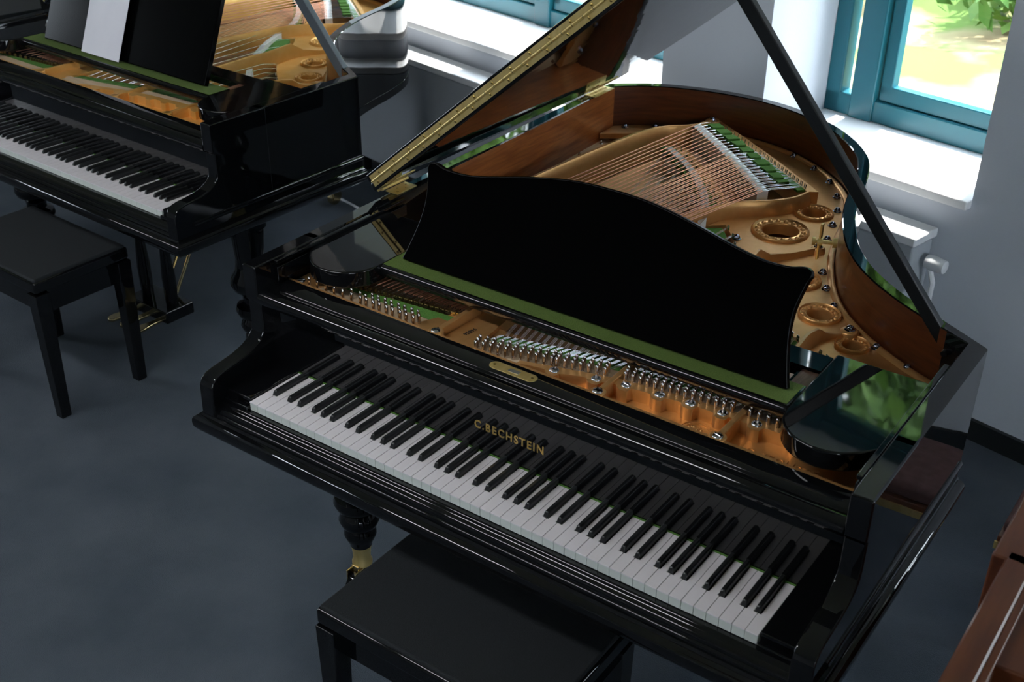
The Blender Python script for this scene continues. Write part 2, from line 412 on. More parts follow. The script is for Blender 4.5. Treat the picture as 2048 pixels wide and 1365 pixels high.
WK = .0235
BLACKS = {1: -.003, 3: .003, 6: -.004, 8: 0, 10: .004}
def keyboard(root, nwhite, full, names=('white_key', 'black_key')):
    pat = [0, 2, 3, 5, 7, 8, 10]  # A B C D E F G from A
    def has_black_right(i): return (i % 7) in (0, 2, 3, 5, 6)          # A# C# D# F# G#
    offs = {0: .0015, 2: -.003, 3: .003, 5: -.0035, 6: -.001}
    gap = .0005; kz = 0.0
    cache = {}
    BW = .0105; BWt = .0085
    for i in range(nwhite):
        lb = i > 0 and has_black_right(i - 1); rb = has_black_right(i) and i < nwhite - 1
        lc = ((i - 1) % 7) if lb else None; rc = (i % 7) if rb else None
        x0, x1 = gap, WK - gap
        xa = x0 if not lb else (offs[lc] + BW / 2 + .0016)
        xb = x1 if not rb else (WK + offs[rc] - BW / 2 - .0016)
        key = (lc, rc)
        if key not in cache:
            mb = MB()
            poly = [(x0, .0005), (x1, .0005), (x1, .0495)] + ([(xb, .0495)] if rb else []) + [(xb, .1525), (xa, .1525)] + ([(xa, .0495)] if lb else []) + [(x0, .0495)]
            mb.prism(poly, -.0025, 0, 0)
            mb.prism([(p[0], max(p[1], .0015)) for p in poly], -.0205, -.0028, 1)
            me = mb.mesh('white_key', [M['ivory'], M['keyfront']], None, (0, 0, 0)); cache[key] = me
        o = link('white_key', cache[key], root, (i * WK - CX, -CY, K))
        if full:
            md = o.modifiers.new('bevel', 'BEVEL'); md.width = .0007; md.segments = 2; md.limit_method = 'ANGLE'
    mb = MB()
    sect0 = [(-BW / 2, .000), (-BW / 2, .0005), (-BW / 2 + .0005, .005), (-BWt / 2, .0100), (-BWt / 2 + .0016, .0118), (BWt / 2 - .0016, .0118), (BWt / 2, .0100), (BW / 2 - .0005, .005), (BW / 2, .0005), (BW / 2, .0)]
    ys = [(.0500, .0, 1.0), (.0502, .3, 1.0), (.0515, .62, .98), (.0535, .88, .95), (.0560, .98, .95), (.060, 1.0, 1.0), (.1525, 1.0, 1.0)]
    n = len(sect0)
    for (y, hz, sx) in ys:
        for (x, z) in sect0: mb.v.append((x * sx, y, z * hz if hz < 1 else z))
    for a in range(len(ys) - 1):
        for j in range(n): mb.f.append((a * n + j, a * n + (j + 1) % n, (a + 1) * n + (j + 1) % n, (a + 1) * n + j)); mb.m.append(0)
    mb.f.append(tuple(range(n))); mb.m.append(0); mb.f.append(tuple(range((len(ys) - 1) * n, len(ys) * n))[::-1]); mb.m.append(0)
    me = mb.mesh('black_key', [M['ebony']], 40)
    for i in range(nwhite - 1):
        if has_black_right(i):
            link('black_key', me, root, ((i + 1) * WK + offs[i % 7] - CX, -CY, K))

def leg(root, x, y, top, full):
    r = MB()
    H = K + top    # from floor to the underside
    prof = [(0, H), (.062, H), (.062, H - .05), (.050, H - .055), (.052, H - .07), (.045, H - .16), (.050, H - .20), (.066, H - .225), (.070, H - .245), (.062, H - .265), (.040, H - .28), (.036, H - .30)]
    prof2 = [(.036, .315), (.058, .305), (.062, .29), (.055, .272), (.040, .262), (.046, .250), (.052, .235), (.046, .218), (.036, .208), (.040, .198), (.042, .188), (.036, .172), (.030, .160), (.028, .150), (0, .150)]
    r.lathe(prof + prof2, (0, 0, 0), 28)
    lg = build(r, 'leg', M['black'], root, smooth=50, loc=(x - CX, y - CY, 0))
    f = MB(); f.lathe([(.0, .152), (.026, .152), (.027, .146), (.024, .138), (.022, .105), (.026, .098), (.026, .090), (0, .088)], (0, 0, 0), 24)
    build(f, 'ferrule', M['brass'], lg)
    f = MB(); f.box(-.012, .012, -.030, .006, .07, .095); f.box(-.016, -.012, -.045, -.005, .02, .085); f.box(.012, .016, -.045, -.005, .02, .085)
    build(f, 'caster_fork', M['caster'], lg, bevel=.003)
    f = MB(); f.lathe([(0, -.011), (.030, -.011), (.036, -.008), (.037, 0), (.036, .008), (.030, .011), (0, .011)], (0, -.025, .037), 24, axis='x')
    build(f, 'caster_wheel', M['caster'] if not full else M['black'], lg)
    return lg

def grand(name, label, loc, rz, case='black', full=True, nwhite=50, lid=True, desk='curved', keys=True, platemat='plate', arm_extra=0, xs=1.0):
    W_ = WK * nwhite; S = W_ / 1.175                     # width scale for the wider 88-key case
    BL = M[case] if case != 'black' else M['black']
    root = thing(name, label, 'piano', loc, rz)
    def SX(p): return (p[0] * S, p[1])
    inner = [SX(p) for p in INNER]; t = [rim_t(i) for i in range(len(INNER))]
    # -- rim
    rim = MB()
    dirs = [(m_[0] * k, m_[1] * k) for m_, k in zip(MIT, t)]
    e = .08
    prof = [(0, -.085), (0, .2465), (e, .249), (1 - e, .249), (1, .2465), (1, -.085)]
    nL = len(INNER)
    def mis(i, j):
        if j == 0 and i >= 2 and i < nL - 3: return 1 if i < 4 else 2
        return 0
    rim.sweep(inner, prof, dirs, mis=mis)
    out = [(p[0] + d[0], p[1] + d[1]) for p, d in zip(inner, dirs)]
    co = build(rim, 'rim', [BL, M['mahogany'], M['mahogany_shade']], root, smooth=30, off=OFF)
    if full: co['label'] = 'black lacquered outer rim with mahogany inner faces'
    # -- arms
    for x0, x1 in ((-.109 - arm_extra, -.071), (1.246 * S, 1.285 * S + arm_extra)):
        a = MB(); a.prism(ARM, x0, x1, axis='x'); build(a, 'arm', BL, root, smooth=30, off=OFF, bevel=.004, seg=3)
    # -- bottom boards
    b = MB(); b.prism([(-.10, .02), (1.275 * S, .02), (1.275 * S, .70)] + [SX(p) for p in OUTER[::-1][3:]] , -.10, -.07)
    build(b, 'key_bed', BL, root, smooth=30, off=OFF)
    # -- front slip and base moulding
    s = MB(); P_ = [(.0, -.0215), (-.006, -.0205), (-.0105, -.0210), (-.0135, -.0235), (-.0155, -.0275), (-.0185, -.0280), (-.0230, -.0285), (-.0262, -.0310), (-.0280, -.0350), (-.0290, -.0400), (-.0330, -.0405), (-.0345, -.043), (-.036, -.055), (.02, -.055), (.02, -.0215)]
    s.prism(P_, -.071, 1.246 * S, axis='x'); build(s, 'key_slip', BL, root, smooth=60, off=OFF)
    s = MB()
    ap = arm_extra
    path = [(-.108 - ap, .95), (-.108 - ap, -.036), (1.284 * S + ap, -.036), (1.284 * S + ap, .700)]
    mit = [(-a, -b_) for a, b_ in miters(path)]
    prof = [(-.02, -.047), (.003, -.0475), (.0045, -.051), (.0055, -.0535), (.012, -.0545), (.017, -.058), (.0195, -.064), (.0200, -.072), (.0185, -.082), (.0130, -.091), (.004, -.098), (-.02, -.100)]
    s.sweep(path, prof, mit); build(s, 'base_moulding', BL, root, smooth=50, off=OFF)
    s = MB(); path2 = [(1.284 * S + ap, .02), (1.284 * S + ap, .700)]
    s.sweep(path2, [(-.01, -.008), (.003, -.010), (.006, -.015), (.006, -.020), (.003, -.025), (-.01, -.027)], [(1, 0), (1, 0)])
    build(s, 'side_bead', BL, root, smooth=50, off=OFF); s = MB()
    s.sweep([(-.108 - ap, .02), (-.108 - ap, .95)], [(-.01, -.008), (.003, -.010), (.006, -.015), (.006, -.020), (.003, -.025), (-.01, -.027)], [(-1, 0), (-1, 0)])
    build(s, 'side_bead', BL, root, smooth=50, off=OFF)
    # -- key blocks, fallboard, rail
    for x0, x1 in ((-.071, -.001), (W_ + .001, 1.246 * S)):
        s = MB(); s.box(x0, x1, .004, .16, -.05, .006); s.box(x0, x1, -.008, .004, -.05, -.010); build(s, 'key_block', BL, root, smooth=30, off=OFF, bevel=.003)
    s = MB(); s.box(-.071, 1.246 * S, .1500, .166, -.02, .165); fb = build(s, 'fallboard', BL, root, smooth=30, off=OFF)
    s = MB(); s.box(-.071, 1.246 * S, .1465, .1500, -.003, .0012); build(s, 'felt_strip', M['felt'], root, smooth=30, off=OFF)
    s = MB(); P_ = [(.200, .192), (.152, .1925), (.1495, .1905), (.1480, .1860), (.1465, .1852), (.1440, .1862), (.1400, .1890), (.1340, .1905), (.1270, .1900), (.1200, .1870), (.1150, .1810), (.1130, .1730), (.1145, .1655), (.1190, .1610), (.1260, .1590), (.150, .1585), (.20, .150)]
    s.prism(P_, -.071, 1.246 * S, axis='x'); rail = build(s, 'lock_rail', BL, root, smooth=50, off=OFF)
    if keys:
        keyboard(root, nwhite, full)
        s = MB(); s.box(0, W_, .02, .18, -.05, -.021); build(s, 'key_frame', M['satin'], root, off=OFF)
    if full:
        me = text_mesh('C.BECHSTEIN', .0255, .0004, 1.28); me.materials.append(M['gold'])
        o = link('lettering', me, fb, (.486 + OFF[0], .1495 + OFF[1], .052 + OFF[2])); o.rotation_euler = (PI / 2, 0, 0); o.scale = (.88, 1, 1)
        o['label'] = 'gold maker lettering on the fallboard'
        s = MB(); hw = .054; pl_ = []
        for k in range(9): w = -PI / 2 + PI * k / 8; pl_.append((hw - .013 + .013 * math.cos(w), .013 * math.sin(w)))
        for k in range(9): w = PI / 2 + PI * k / 8; pl_.append((-hw + .013 + .013 * math.cos(w), .013 * math.sin(w)))
        s.prism([(.5605 + p[0], .1750 + p[1]) for p in pl_], .1915, .1936)
        lp = build(s, 'lock_plate', M['brass'], rail, smooth=30, off=OFF, bevel=.0005)
        s = MB(); s.box(.5505, .5755, .1695, .1800, .1930, .1942, 0); s.lathe([(0, .001), (.0028, .001), (.0028, 0)], (.5165, .175, .1936), 12, 1); s.lathe([(0, .001), (.0028, .001), (.0028, 0)], (.6045, .175, .1936), 12, 1)
        build(s, 'lock_bolt', [M['silverplate'], M['brassdark']], rail, off=OFF)
    # -- soundboard
    s = MB(); poly = [SX(p) for p in INNER]; poly = [(-.072, .25)] + poly + [(1.246 * S, .25)]
    slab(s, [poly[::-1]], .070, .082); build(s, 'soundboard', M['spruce'], root, smooth=None, off=OFF)
    s = MB(); s.sweep([(-.082, .62), (-.094, .82), (-.101, 1.25), (-.112, 1.60)], [(0, .08), (0, .098), (-.012, .098), (-.030, .090), (-.030, .08)], [(-1, 0)] * 4)
    st = build(s, 'soundboard_trim', M['sprucestrip'], root, smooth=30, off=OFF)
    if full:
        for k in range(7): s = MB(); bolt(s, -.083 - .012 * k / 6, .80 + k * .125, .097, .004); build(s, 'trim_screw', M['steel'], st, off=OFF)
    # -- iron plate
    PZ = .125
    FM = M[platemat]
    def ins(p, i, d): return (p[0] - MIT[i][0] * d, p[1] - MIT[i][1] * d)
    i0 = next(i for i, p in enumerate(INNER) if p[0] > .150 and p[1] > 1.7)
    edge = [ins(INNER[i], i, .004) for i in range(i0, nL - 2)] + [(1.240, .694), (1.240, .20)]
    front_w = [(1.240, .205), (.99, .37), (.985, .66), (.93, .715), (.885, .742), (.80, .81), (.70, .90), (.605, 1.048), (.548, 1.132), (.512, 1.175), (.475, 1.145), (.50, 1.235), (.548, 1.300), (.600, 1.352), (.640, 1.395), (.625, 1.425), (.58, 1.475), (.45, 1.58), (.30, 1.685), (.165, 1.775)]
    outer_loop = [SX(p) for p in (edge + front_w)]
    HOLES = [(.640, 1.223, .073, .046), (.664, 1.377, .052, .031), (.795, .992, .050, .030), (.898, .862, .0475, .028), (1.008, .773, .037, .021)]
    holes = [[SX(p) for p in circle(hx, hy, ri)] for hx, hy, ro, ri in HOLES]
    s = MB(); slab(s, [outer_loop] + holes, .098, PZ)
    pl = build(s, 'plate', FM, root, smooth=None, off=OFF)
    if full: pl['label'] = 'bronze painted cast iron plate'
    def sub(mb, nm, m_=None, smooth=40, bevel=0): return build(mb, nm, m_ or FM, pl, smooth=smooth, off=OFF, bevel=bevel)
    # raised bead along the rim
    s = MB(); pe = [ins(INNER[i], i, .012) for i in range(i0, nL - 2)]
    s.sweep([SX(p) for p in pe], [(0.012, .12), (.010, PZ + .006), (0.005, PZ + .008), (-.001, PZ + .006), (-.006, PZ + .001), (-.008, .12)], [MIT[i] for i in range(i0, nL - 2)])
    sub(s, 'plate_edge', smooth=60)
    # rings round the holes
    for hx, hy, ro, ri in HOLES:
        s = MB(); k = ro
        s.lathe([(ro, -.003), (ro, .004), (ro * .985, .0065), (ro * .955, .0080), (ro * .925, .0065), (ro * .90, .0030), (ri * 1.12, .0022), (ri * 1.04, .0036), (ri, .002), (ri * .98, -.004), (ri * .98, -.028)], (hx * S, hy, PZ), 48)
        rr = (ro * .90 + ri * 1.08) / 2; nb = int(2 * PI * rr / (ro * .27)); br = min((ro * .9 - ri * 1.08) / 2 * .80, rr * PI / nb * .74)
        for j in range(nb):
            w = 2 * PI * j / nb; cx_, cy_ = hx * S + rr * math.cos(w), hy + rr * math.sin(w)
            s.lathe([(br, 0), (br * .90, br * .38), (br * .6, br * .70), (0, br * .85)], (cx_, cy_, PZ + .0022), 12)
        sub(s, 'ornamental_ring', smooth=60)
    # bass hitch shelf: raised step
    s = MB(); hp = [(.160, 1.760), (.30, 1.665), (.45, 1.553), (.58, 1.452), (.622, 1.418)]
    hq = [(.176, 1.790), (.315, 1.692), (.468, 1.578), (.600, 1.474), (.648, 1.436)]
    s.prism([SX(p) for p in hp + hq[::-1]], .098, .164); s.lathe([(0, .17), (.020, .17), (.024, .164), (.024, .098)], (.168 * S, 1.762, 0), 20)
    sub(s, 'bass_hitch_shelf', smooth=30, bevel=.002)
    # bass-side wall
    wall_pts = catmull([(-.012, .56), (-.006, .85), (.000, 1.053), (.017, 1.267), (.040, 1.462), (.060, 1.555), (.090, 1.618), (.130, 1.655), (.158, 1.700), (.166, 1.752)], 4)
    mm = miters(wall_pts)
    s = MB(); s.sweep([SX(p) for p in wall_pts], [(.006, .085), (.006, .170), (.004, .175), (-.004, .175), (-.007, .170), (-.010, .150), (-.022, .085)], mm); sub(s, 'bass_wall', smooth=50)
    # strut between bass and tenor
    w2 = catmull([(.330, .36), (.375, .70), (.438, 1.064), (.457, 1.146), (.486, 1.213), (.522, 1.262), (.573, 1.306), (.612, 1.362), (.626, 1.418)], 4)
    s = MB(); s.sweep([SX(p) for p in w2], [(.005, .098), (.005, .160), (.003, .165), (-.003, .165), (-.006, .160), (-.010, .145), (-.012, .12), (-.014, .098)], miters(w2)); sub(s, 'bass_strut', smooth=50)
    # tail flange on the bass side
    s = MB(); fl = [(-.108, 1.560), (-.02, 1.628), (.055, 1.640), (.10, 1.69), (.13, 1.765)]
    e2 = [ins(INNER[i], i, .003) for i in range(4, i0 + 1)]
    s.prism([SX(p) for p in fl + e2[::-1]], .108, .125); sub(s, 'tail_flange', smooth=30, bevel=.0015)
    # treble struts
    def strut(pts, ws, zs, nm='strut'):
        s = MB(); n_ = len(pts); o = 0
        mit_ = miters(pts)
        for (x, y), w_, z, (mx_, my_) in zip(pts, ws, zs, mit_):
            for k, zz in ((w_, .10), (w_ * .75, z - .004), (w_ * .5, z), (-w_ * .5, z), (-w_ * .75, z - .004), (-w_, .10)):
                s.v.append(((x + mx_ * k) * S, y + my_ * k, zz))
        for i in range(n_ - 1):
            for j in range(6): s.f.append((i * 6 + j, i * 6 + (j + 1) % 6, (i + 1) * 6 + (j + 1) % 6, (i + 1) * 6 + j)); s.m.append(0)
        s.f.append(tuple(range(6))); s.m.append(0); s.f.append(tuple(range(6 * n_ - 6, 6 * n_))); s.m.append(0)
        return sub(s, nm, smooth=50)
    strut(catmull([(.725, .215), (.722, .40), (.715, .70), (.700, .90), (.690, .985), (.705, 1.055), (.735, 1.108), (.765, 1.160)], 3), [.006] * 8 * 3, [.186] * 8 + [.180] * 5 + [.165, .150, .146, .142] + [.14] * 10)
    strut(catmull([(.973, .215), (.972, .35), (.950, .60), (.938, .69), (.940, .745), (.955, .775), (.978, .800), (.995, .815)], 3), [.007] * 24, [.186] * 6 + [.180, .176, .172, .168, .164, .160, .157, .150, .142, .138, .136] + [.136] * 10)
    s = MB(); s.lathe([(0, .015), (.016, .015), (.020, .011), (.021, 0)], (.985 * S, .812, PZ), 20); sub(s, 'strut_boss', smooth=50); s = MB(); s.lathe([(0, .014), (.014, .014), (.017, .010), (.018, 0)], (.765 * S, 1.165, PZ), 20); sub(s, 'strut_boss', smooth=50)
    # -- front of the plate
    s = MB(); s.box(-.070, 1.240 * S, .2005, .214, .140, .1875); sub(s, 'plate_lip', smooth=30, bevel=.002)
    s = MB(); s.box(.40 * S, 1.243 * S, .213, .34, .135, .160); sub(s, 'plate_floor', smooth=None)
    # scalloped step carrying the bolts
    FB = [(.614, .235), (.696, .256), (.753, .270), (.821, .279), (.881, .287), (.944, .292), (1.009, .296), (1.085, .302), (1.160, .306)]
    edgep = [(.540, .213)]
    for (bx_, by_) in FB:
        yb = by_ - .006
        edgep += [(bx_ - .024, yb - .002), (bx_ - .015, yb - .003), (bx_ - .010, yb - .010), (bx_ - .003, yb - .0135), (bx_ + .006, yb - .0135), (bx_ + .013, yb - .011), (bx_ + .015, yb + .002)]
    edgep += [(1.240, .302)]
    back = [(1.240, .322), (1.16, .322), (1.009, .313), (.944, .309), (.821, .296), (.753, .287), (.696, .273), (.614, .249), (.540, .226)]
    s = MB(); slab(s, [[SX(p) for p in edgep + back]], .150, .186); sub(s, 'bolt_step', smooth=30, bevel=.0012)
    # three low struts crossing the front
    for sx, y1 in ((.339, .36), (.725, .40), (.973, .36)):
        s = MB(); s.box(sx * S - .006, sx * S + .006, .205, y1, .150, .191); s.lathe([(0, .191), (.015, .191), (.0165, .189), (.0165, .15)], (sx * S, .2145, 0), 20); sub(s, 'front_strut', smooth=40, bevel=.002)
    # plain sloping panel with the serial number
    s = MB(); s.add([(.346 * S, .214, .172), (.425 * S, .214, .172), (.398 * S, .42, .166), (.346 * S, .42, .166), (.346 * S, .214, .15), (.425 * S, .214, .15), (.398 * S, .42, .14), (.346 * S, .42, .14)],
          [(0, 1, 2, 3), (4, 7, 6, 5), (0, 4, 5, 1), (1, 5, 6, 2), (2, 6, 7, 3), (3, 7, 4, 0)])
    s.add([(.265 * S, .214, .180), (.333 * S, .214, .180), (.333 * S, .34, .170), (.31 * S, .34, .170), (.265 * S, .214, .15), (.333 * S, .214, .15), (.333 * S, .34, .15), (.31 * S, .34, .15)],
          [(0, 1, 2, 3), (4, 7, 6, 5), (0, 4, 5, 1), (1, 5, 6, 2), (2, 6, 7, 3), (3, 7, 4, 0)])
    sub(s, 'serial_panel', smooth=30)
    # corner piece at the bass end
    s = MB(); s.prism([SX(p) for p in [(-.068, .213), (-.015, .213), (.02, .26), (-.01, .30), (-.068, .30)]], .150, .178); sub(s, 'corner_piece', smooth=30, bevel=.002)
    if full:
        BT = [(.341, 1.79, .125), (.45, 1.735, .125), (.537, 1.675, .125), (.612, 1.607, .125), (.669, 1.52, .125), (.707, 1.43, .125), (.733, 1.335, .125), (.756, 1.245, .125), (.765, 1.165, .138), (.821, 1.062, .125), (.861, .988, .125), (.909, .915, .125), (.985, .812, .139), (1.052, .795, .125), (1.133, .75, .125), (.572, 1.115, .126), (-.075, 1.655, .125), (.00, 1.712, .125), (.168, 1.762, .168), (-.054, .230, .178)]
        BT += [(a, b_, .186) for a, b_ in FB] + [(.339, .2145, .190), (.725, .2145, .190), (.973, .2145, .190)]
        s0 = MB(); bolt(s0, 0, 0, 0, .0085); me = s0.mesh('bolt', [M['boltsteel']], 50)
        s0 = MB(); s0.lathe([(0, .0035), (.004, .004), (.0085, .003), (.0105, .0005), (.0105, -.002)], (0, 0, 0), 16); s0.box(-.0085, .0085, -.0012, .0012, .003, .0050); me2 = s0.mesh('bolt', [M['steel']], 50)
        for k, (x, y, z) in enumerate(BT):
            if y > .4: x_, y_, = x - 0.0, y
            o = link('bolt', me if y > .4 else me2, pl, (x * S + OFF[0], y + OFF[1], z + OFF[2])); o.rotation_euler = (0, 0, k * .7)
        me = text_mesh('C.BECHSTEIN', .030, .0012, 1.1); me.materials.append(FM)
        o = link('cast_lettering', me, pl, (1.012 + OFF[0], .236 + OFF[1], .1605 + OFF[2])); o.rotation_euler = (0, 0, math.radians(.5)); o.scale = (.84, 1, 1)
        me = text_mesh('95896', .013, .0002, 1.05); me.materials.append(M['serial'])
        o = link('serial_number', me, pl, (.379 + OFF[0], .262 + OFF[1], .1712 + OFF[2])); o.rotation_euler = (0, 0, math.radians(82))
        # cast medallion
        s = MB(); cx_, cy_ = .917, .247; n_ = 40
        for ra, rb in ((.034, .0315), (.0255, .024)):
            pa = [(cx_ + ra * math.cos(2 * PI * k / n_), cy_ + ra * .86 * math.sin(2 * PI * k / n_)) for k in range(n_)]
            pb_ = [(cx_ + rb * math.cos(2 * PI * k / n_), cy_ + rb * .86 * math.sin(2 * PI * k / n_)) for k in range(n_)]
            slab(s, [pa, pb_], .159, .1618)
        for k in range(26):
            w = 2 * PI * k / 26; s.lathe([(.0016, 0), (.0012, .001), (0, .0014)], (cx_ + .0285 * math.cos(w), cy_ + .0285 * .86 * math.sin(w), .160), 6)
        rnd = random.Random(3)
        for k in range(34):
            a_, q = rnd.random() * 2 * PI, rnd.random() ** .5 * .020
            s.lathe([(.0028, 0), (.0020, .0016), (0, .0022)], (cx_ + q * math.cos(a_), cy_ + q * .86 * math.sin(a_), .160), 7)
        sub(s, 'cast_medallion', smooth=50)
    # pin block, felts
    s = MB(); s.box(-.05, .30 * S, .214, .262, .150, .176); build(s, 'pin_block', M['pinblock'], root, smooth=None, off=OFF); s = MB(); s.prism([SX(p) for p in [(.43, .214), (.545, .222), (.70, .266), (.72, .27), (.72, .32), (.43, .262)]], .150, .178)
    build(s, 'pin_block', M['pinblock'], root, smooth=None, off=OFF); s = MB()
    s.prism([SX(p) for p in [(.735, .29), (.965, .31), (.965, .35), (.735, .33)]], .150, .178); build(s, 'pin_block', M['pinblock'], root, smooth=None, off=OFF); s = MB(); s.prism([SX(p) for p in [(.985, .315), (1.235, .322), (1.235, .36), (.985, .352)]], .150, .178)
    build(s, 'pin_block', M['pinblock'], root, smooth=None, off=OFF)
    s = MB(); s.prism([SX(p) for p in [(-.03, .250), (.31, .262), (.322, .305), (.02, .276)]], .165, .1745)
    build(s, 'front_felt', M['felt'], root, smooth=None, off=OFF); s = MB()
    s.prism([SX(p) for p in [(.432, .262), (.72, .318), (.72, .370), (.445, .296)]], .162, .1745)
    build(s, 'front_felt', M['felt'], root, smooth=None, off=OFF); s = MB()
    s.prism([SX(p) for p in [(.735, .328), (.965, .348), (.965, .39), (.735, .37)]], .162, .1745)
    build(s, 'front_felt', M['felt'], root, smooth=None, off=OFF); s = MB()
    s.prism([SX(p) for p in [(.985, .35), (1.235, .358), (1.235, .40), (.985, .39)]], .162, .1745)
    build(s, 'front_felt', M['felt'], root, smooth=None, off=OFF)
    # -- bridges
    BB = [(.146, 1.690), (.24, 1.610), (.34, 1.522), (.44, 1.425), (.536, 1.330)]
    TB = [(.138, 1.543), (.237, 1.463), (.337, 1.356), (.413, 1.246), (.50, 1.06), (.60, .90), (.72, .76), (.85, .64), (.98, .55), (1.12, .47)]
    bbp = catmull(BB, 4); tbp = catmull(TB, 4)
    s = MB(); s.sweep([SX(p) for p in bbp], [(-.015, .082), (-.015, .1735), (.015, .1735), (.015, .082)], miters(bbp)); build(s, 'bass_bridge', M['bridge'], root, smooth=None, off=OFF)
    apr = [(a + .045 * -.02 - .028, b_ - .045) for a, b_ in bbp]
    s = MB(); s.sweep([SX(p) for p in [(a - .012, b_ - .058) for a, b_ in bbp]], [(-.026, .082), (-.026, .118), (.026, .118), (.026, .082)], miters(bbp)); build(s, 'bridge_apron', M['bridgewood'], root, smooth=None, off=OFF)
    s = MB(); s.sweep([SX(p) for p in tbp], [(-.010, .082), (-.010, .143), (.010, .143), (.010, .082)], miters(tbp)); build(s, 'treble_bridge', M['bridge'], root, smooth=None, off=OFF)
    # -- strings
    def lerp(a, b, t): return a + (b - a) * t
    def pol(pts, t):
        L_ = [0]
        for a, b_ in zip(pts, pts[1:]): L_.append(L_[-1] + math.hypot(b_[0] - a[0], b_[1] - a[1]))
        d = t * L_[-1]
        for i in range(len(pts) - 1):
            if d <= L_[i + 1] or i == len(pts) - 2:
                k = (d - L_[i]) / (L_[i + 1] - L_[i]); return (lerp(pts[i][0], pts[i + 1][0], k), lerp(pts[i][1], pts[i + 1][1], k))
    ts = []; x = 0.0
    for k in range(12): ts.append(x); x += 1.0
    x += .05
    for k in range(13): ts += [x, x + .36]; x += .98
    ts = [v / ts[-1] for v in ts]
    if not full: ts = ts[::2]
    pins = []; hitch = []; nb = len(ts)
    for k, t_ in enumerate(ts):
        F_ = (lerp(-.004, .318, t_), lerp(.262, .300, t_)); B_ = pol([(a + .012, b_ - .0) for a, b_ in BB], t_ * .985 + .006); H_ = pol([(.166, 1.748), (.30, 1.658), (.45, 1.546), (.58, 1.444), (.612, 1.418)], t_ * .96 + .03)
        Fb = (lerp(-.003, .320, t_), lerp(.283, .318, t_))
        m1 = Fb; d = (B_[0] - Fb[0], B_[1] - Fb[1]); q1 = (B_[0] - d[0] * .020, B_[1] - d[1] * .020); q0 = (B_[0] - d[0] * .014, B_[1] - d[1] * .014)
        r_ = lerp(.0017, .0010, t_); s = MB(); z0 = .178
        s.tube([(F_[0] * S, F_[1], .181), (Fb[0] * S, Fb[1], z0 - .001), (Fb[0] * S + d[0] * .015, Fb[1] + d[1] * .015, z0 - .001), (Fb[0] * S + d[0] * .017, Fb[1] + d[1] * .017, z0), (q1[0] * S, q1[1], z0), (q0[0] * S, q0[1], z0), (B_[0] * S, B_[1], .1745), (lerp(B_[0], H_[0], .12) * S, lerp(B_[1], H_[1], .12), .1765), (H_[0] * S, H_[1], .172), ((H_[0] + .003) * S, H_[1] + .010, .168)],
               [.0007, .0007, .0007, r_, r_, .0008, .0008, .0009, .0009, .0007], 6, mi_seg=[1, 1, 1, 0, 0, 1, 1, 1, 1], cap=False)
        build(s, 'bass_string', [M['copper'], M['wire']], root, smooth=60, off=OFF)
        row = k % 2 if k < 12 else (k - 12) % 3
        pins.append((lerp(-.020, .280, t_), .2215 + (.012 * row if k >= 12 else .014 * row), .176)); hitch.append((H_[0] + .0035, H_[1] + .012, .164))
    # treble sections
    A_ = [(.132, 1.600), (.191, 1.55), (.291, 1.453), (.378, 1.359), (.447, 1.277)]; B2 = [(.530, 1.150), (.556, 1.120), (.603, 1.045), (.66, .945), (.695, .905)]
    S1 = [((.440, .298), (.705, .368), A_, 14), ]
    secs = []
    n1, n2, n3, n4 = (11, 7, 15, 14) if full else (6, 4, 6, 6)
    for k in range(n1): t_ = k / (n1 - 1); secs.append(((lerp(.445, .600, t_), lerp(.303, .342, t_)), pol(A_, t_), .172, 'A'))
    for k in range(n2): t_ = k / (n2 - 1); secs.append(((lerp(.610, .705, t_), lerp(.344, .368, t_)), pol(B2, t_), .172, 'B'))
    for k in range(n3): t_ = k / (n3 - 1); secs.append(((lerp(.745, .958, t_), lerp(.376, .395, t_)), pol([(.715, .885), (.80, .80), (.885, .735), (.922, .715)], t_), .172, 'C'))
    for k in range(n4): t_ = k / (n4 - 1); secs.append(((lerp(.992, 1.222, t_), lerp(.398, .405, t_)), pol([(.968, .695), (1.02, .665), (1.10, .62), (1.22, .56)], t_), .172, 'D'))
    extra = MB(); cnt = 0; agr = MB()
    for (F_, H_, z, sec) in secs:
        nz = 3 if full else 1
        for j in range(nz):
            dx = (j - 1) * .0030 if nz == 3 else 0
            h = (H_[0] + dx * .9, H_[1] - dx * .7); f_ = (F_[0] + dx, F_[1] + dx * .2)
            pf = (f_[0] - .006, f_[1] - .062)
            pts = [(pf[0] * S, pf[1], .185), (f_[0] * S, f_[1] - .004, .1765), (f_[0] * S, f_[1], .166), (lerp(f_[0], h[0], .88) * S, lerp(f_[1], h[1], .88), .1475), (h[0] * S, h[1], .133)]
            if cnt < 100 and sec in ('A', 'B', 'D') or (sec == 'C' and cnt < 100):
                s = MB(); s.tube(pts, [.0005, .0005, .0006, .0007, .0007], 5, cap=False); build(s, 'treble_string', M['wire'], root, smooth=60, off=OFF)
            else: extra.tube(pts, [.0005, .0005, .0006, .0007, .0007], 5, cap=False)
            cnt += 1
            if full: pins.append((pf[0], pf[1] - (.004 + .0125 * j) , .178))
            hitch.append((h[0], h[1] + .003, .125))
        agr.box((F_[0] - .006) * S, (F_[0] + .006) * S, F_[1] - .004, F_[1] + .004, .155, .1725)
    for k in range(0, nb): 
        t_ = ts[k]; agr.box(lerp(-.003, .320, t_) * S - .0028, lerp(-.003, .320, t_) * S + .0028, lerp(.283, .318, t_) - .003, lerp(.283, .318, t_) + .003, .155, .1795)
    if extra.v:
        o = build(extra, 'treble_strings', M['wire'], root, smooth=60, off=OFF); o['kind'] = 'stuff'
    o = build(agr, 'agraffes', M['brassdark'], root, smooth=None, off=OFF); o['kind'] = 'stuff'
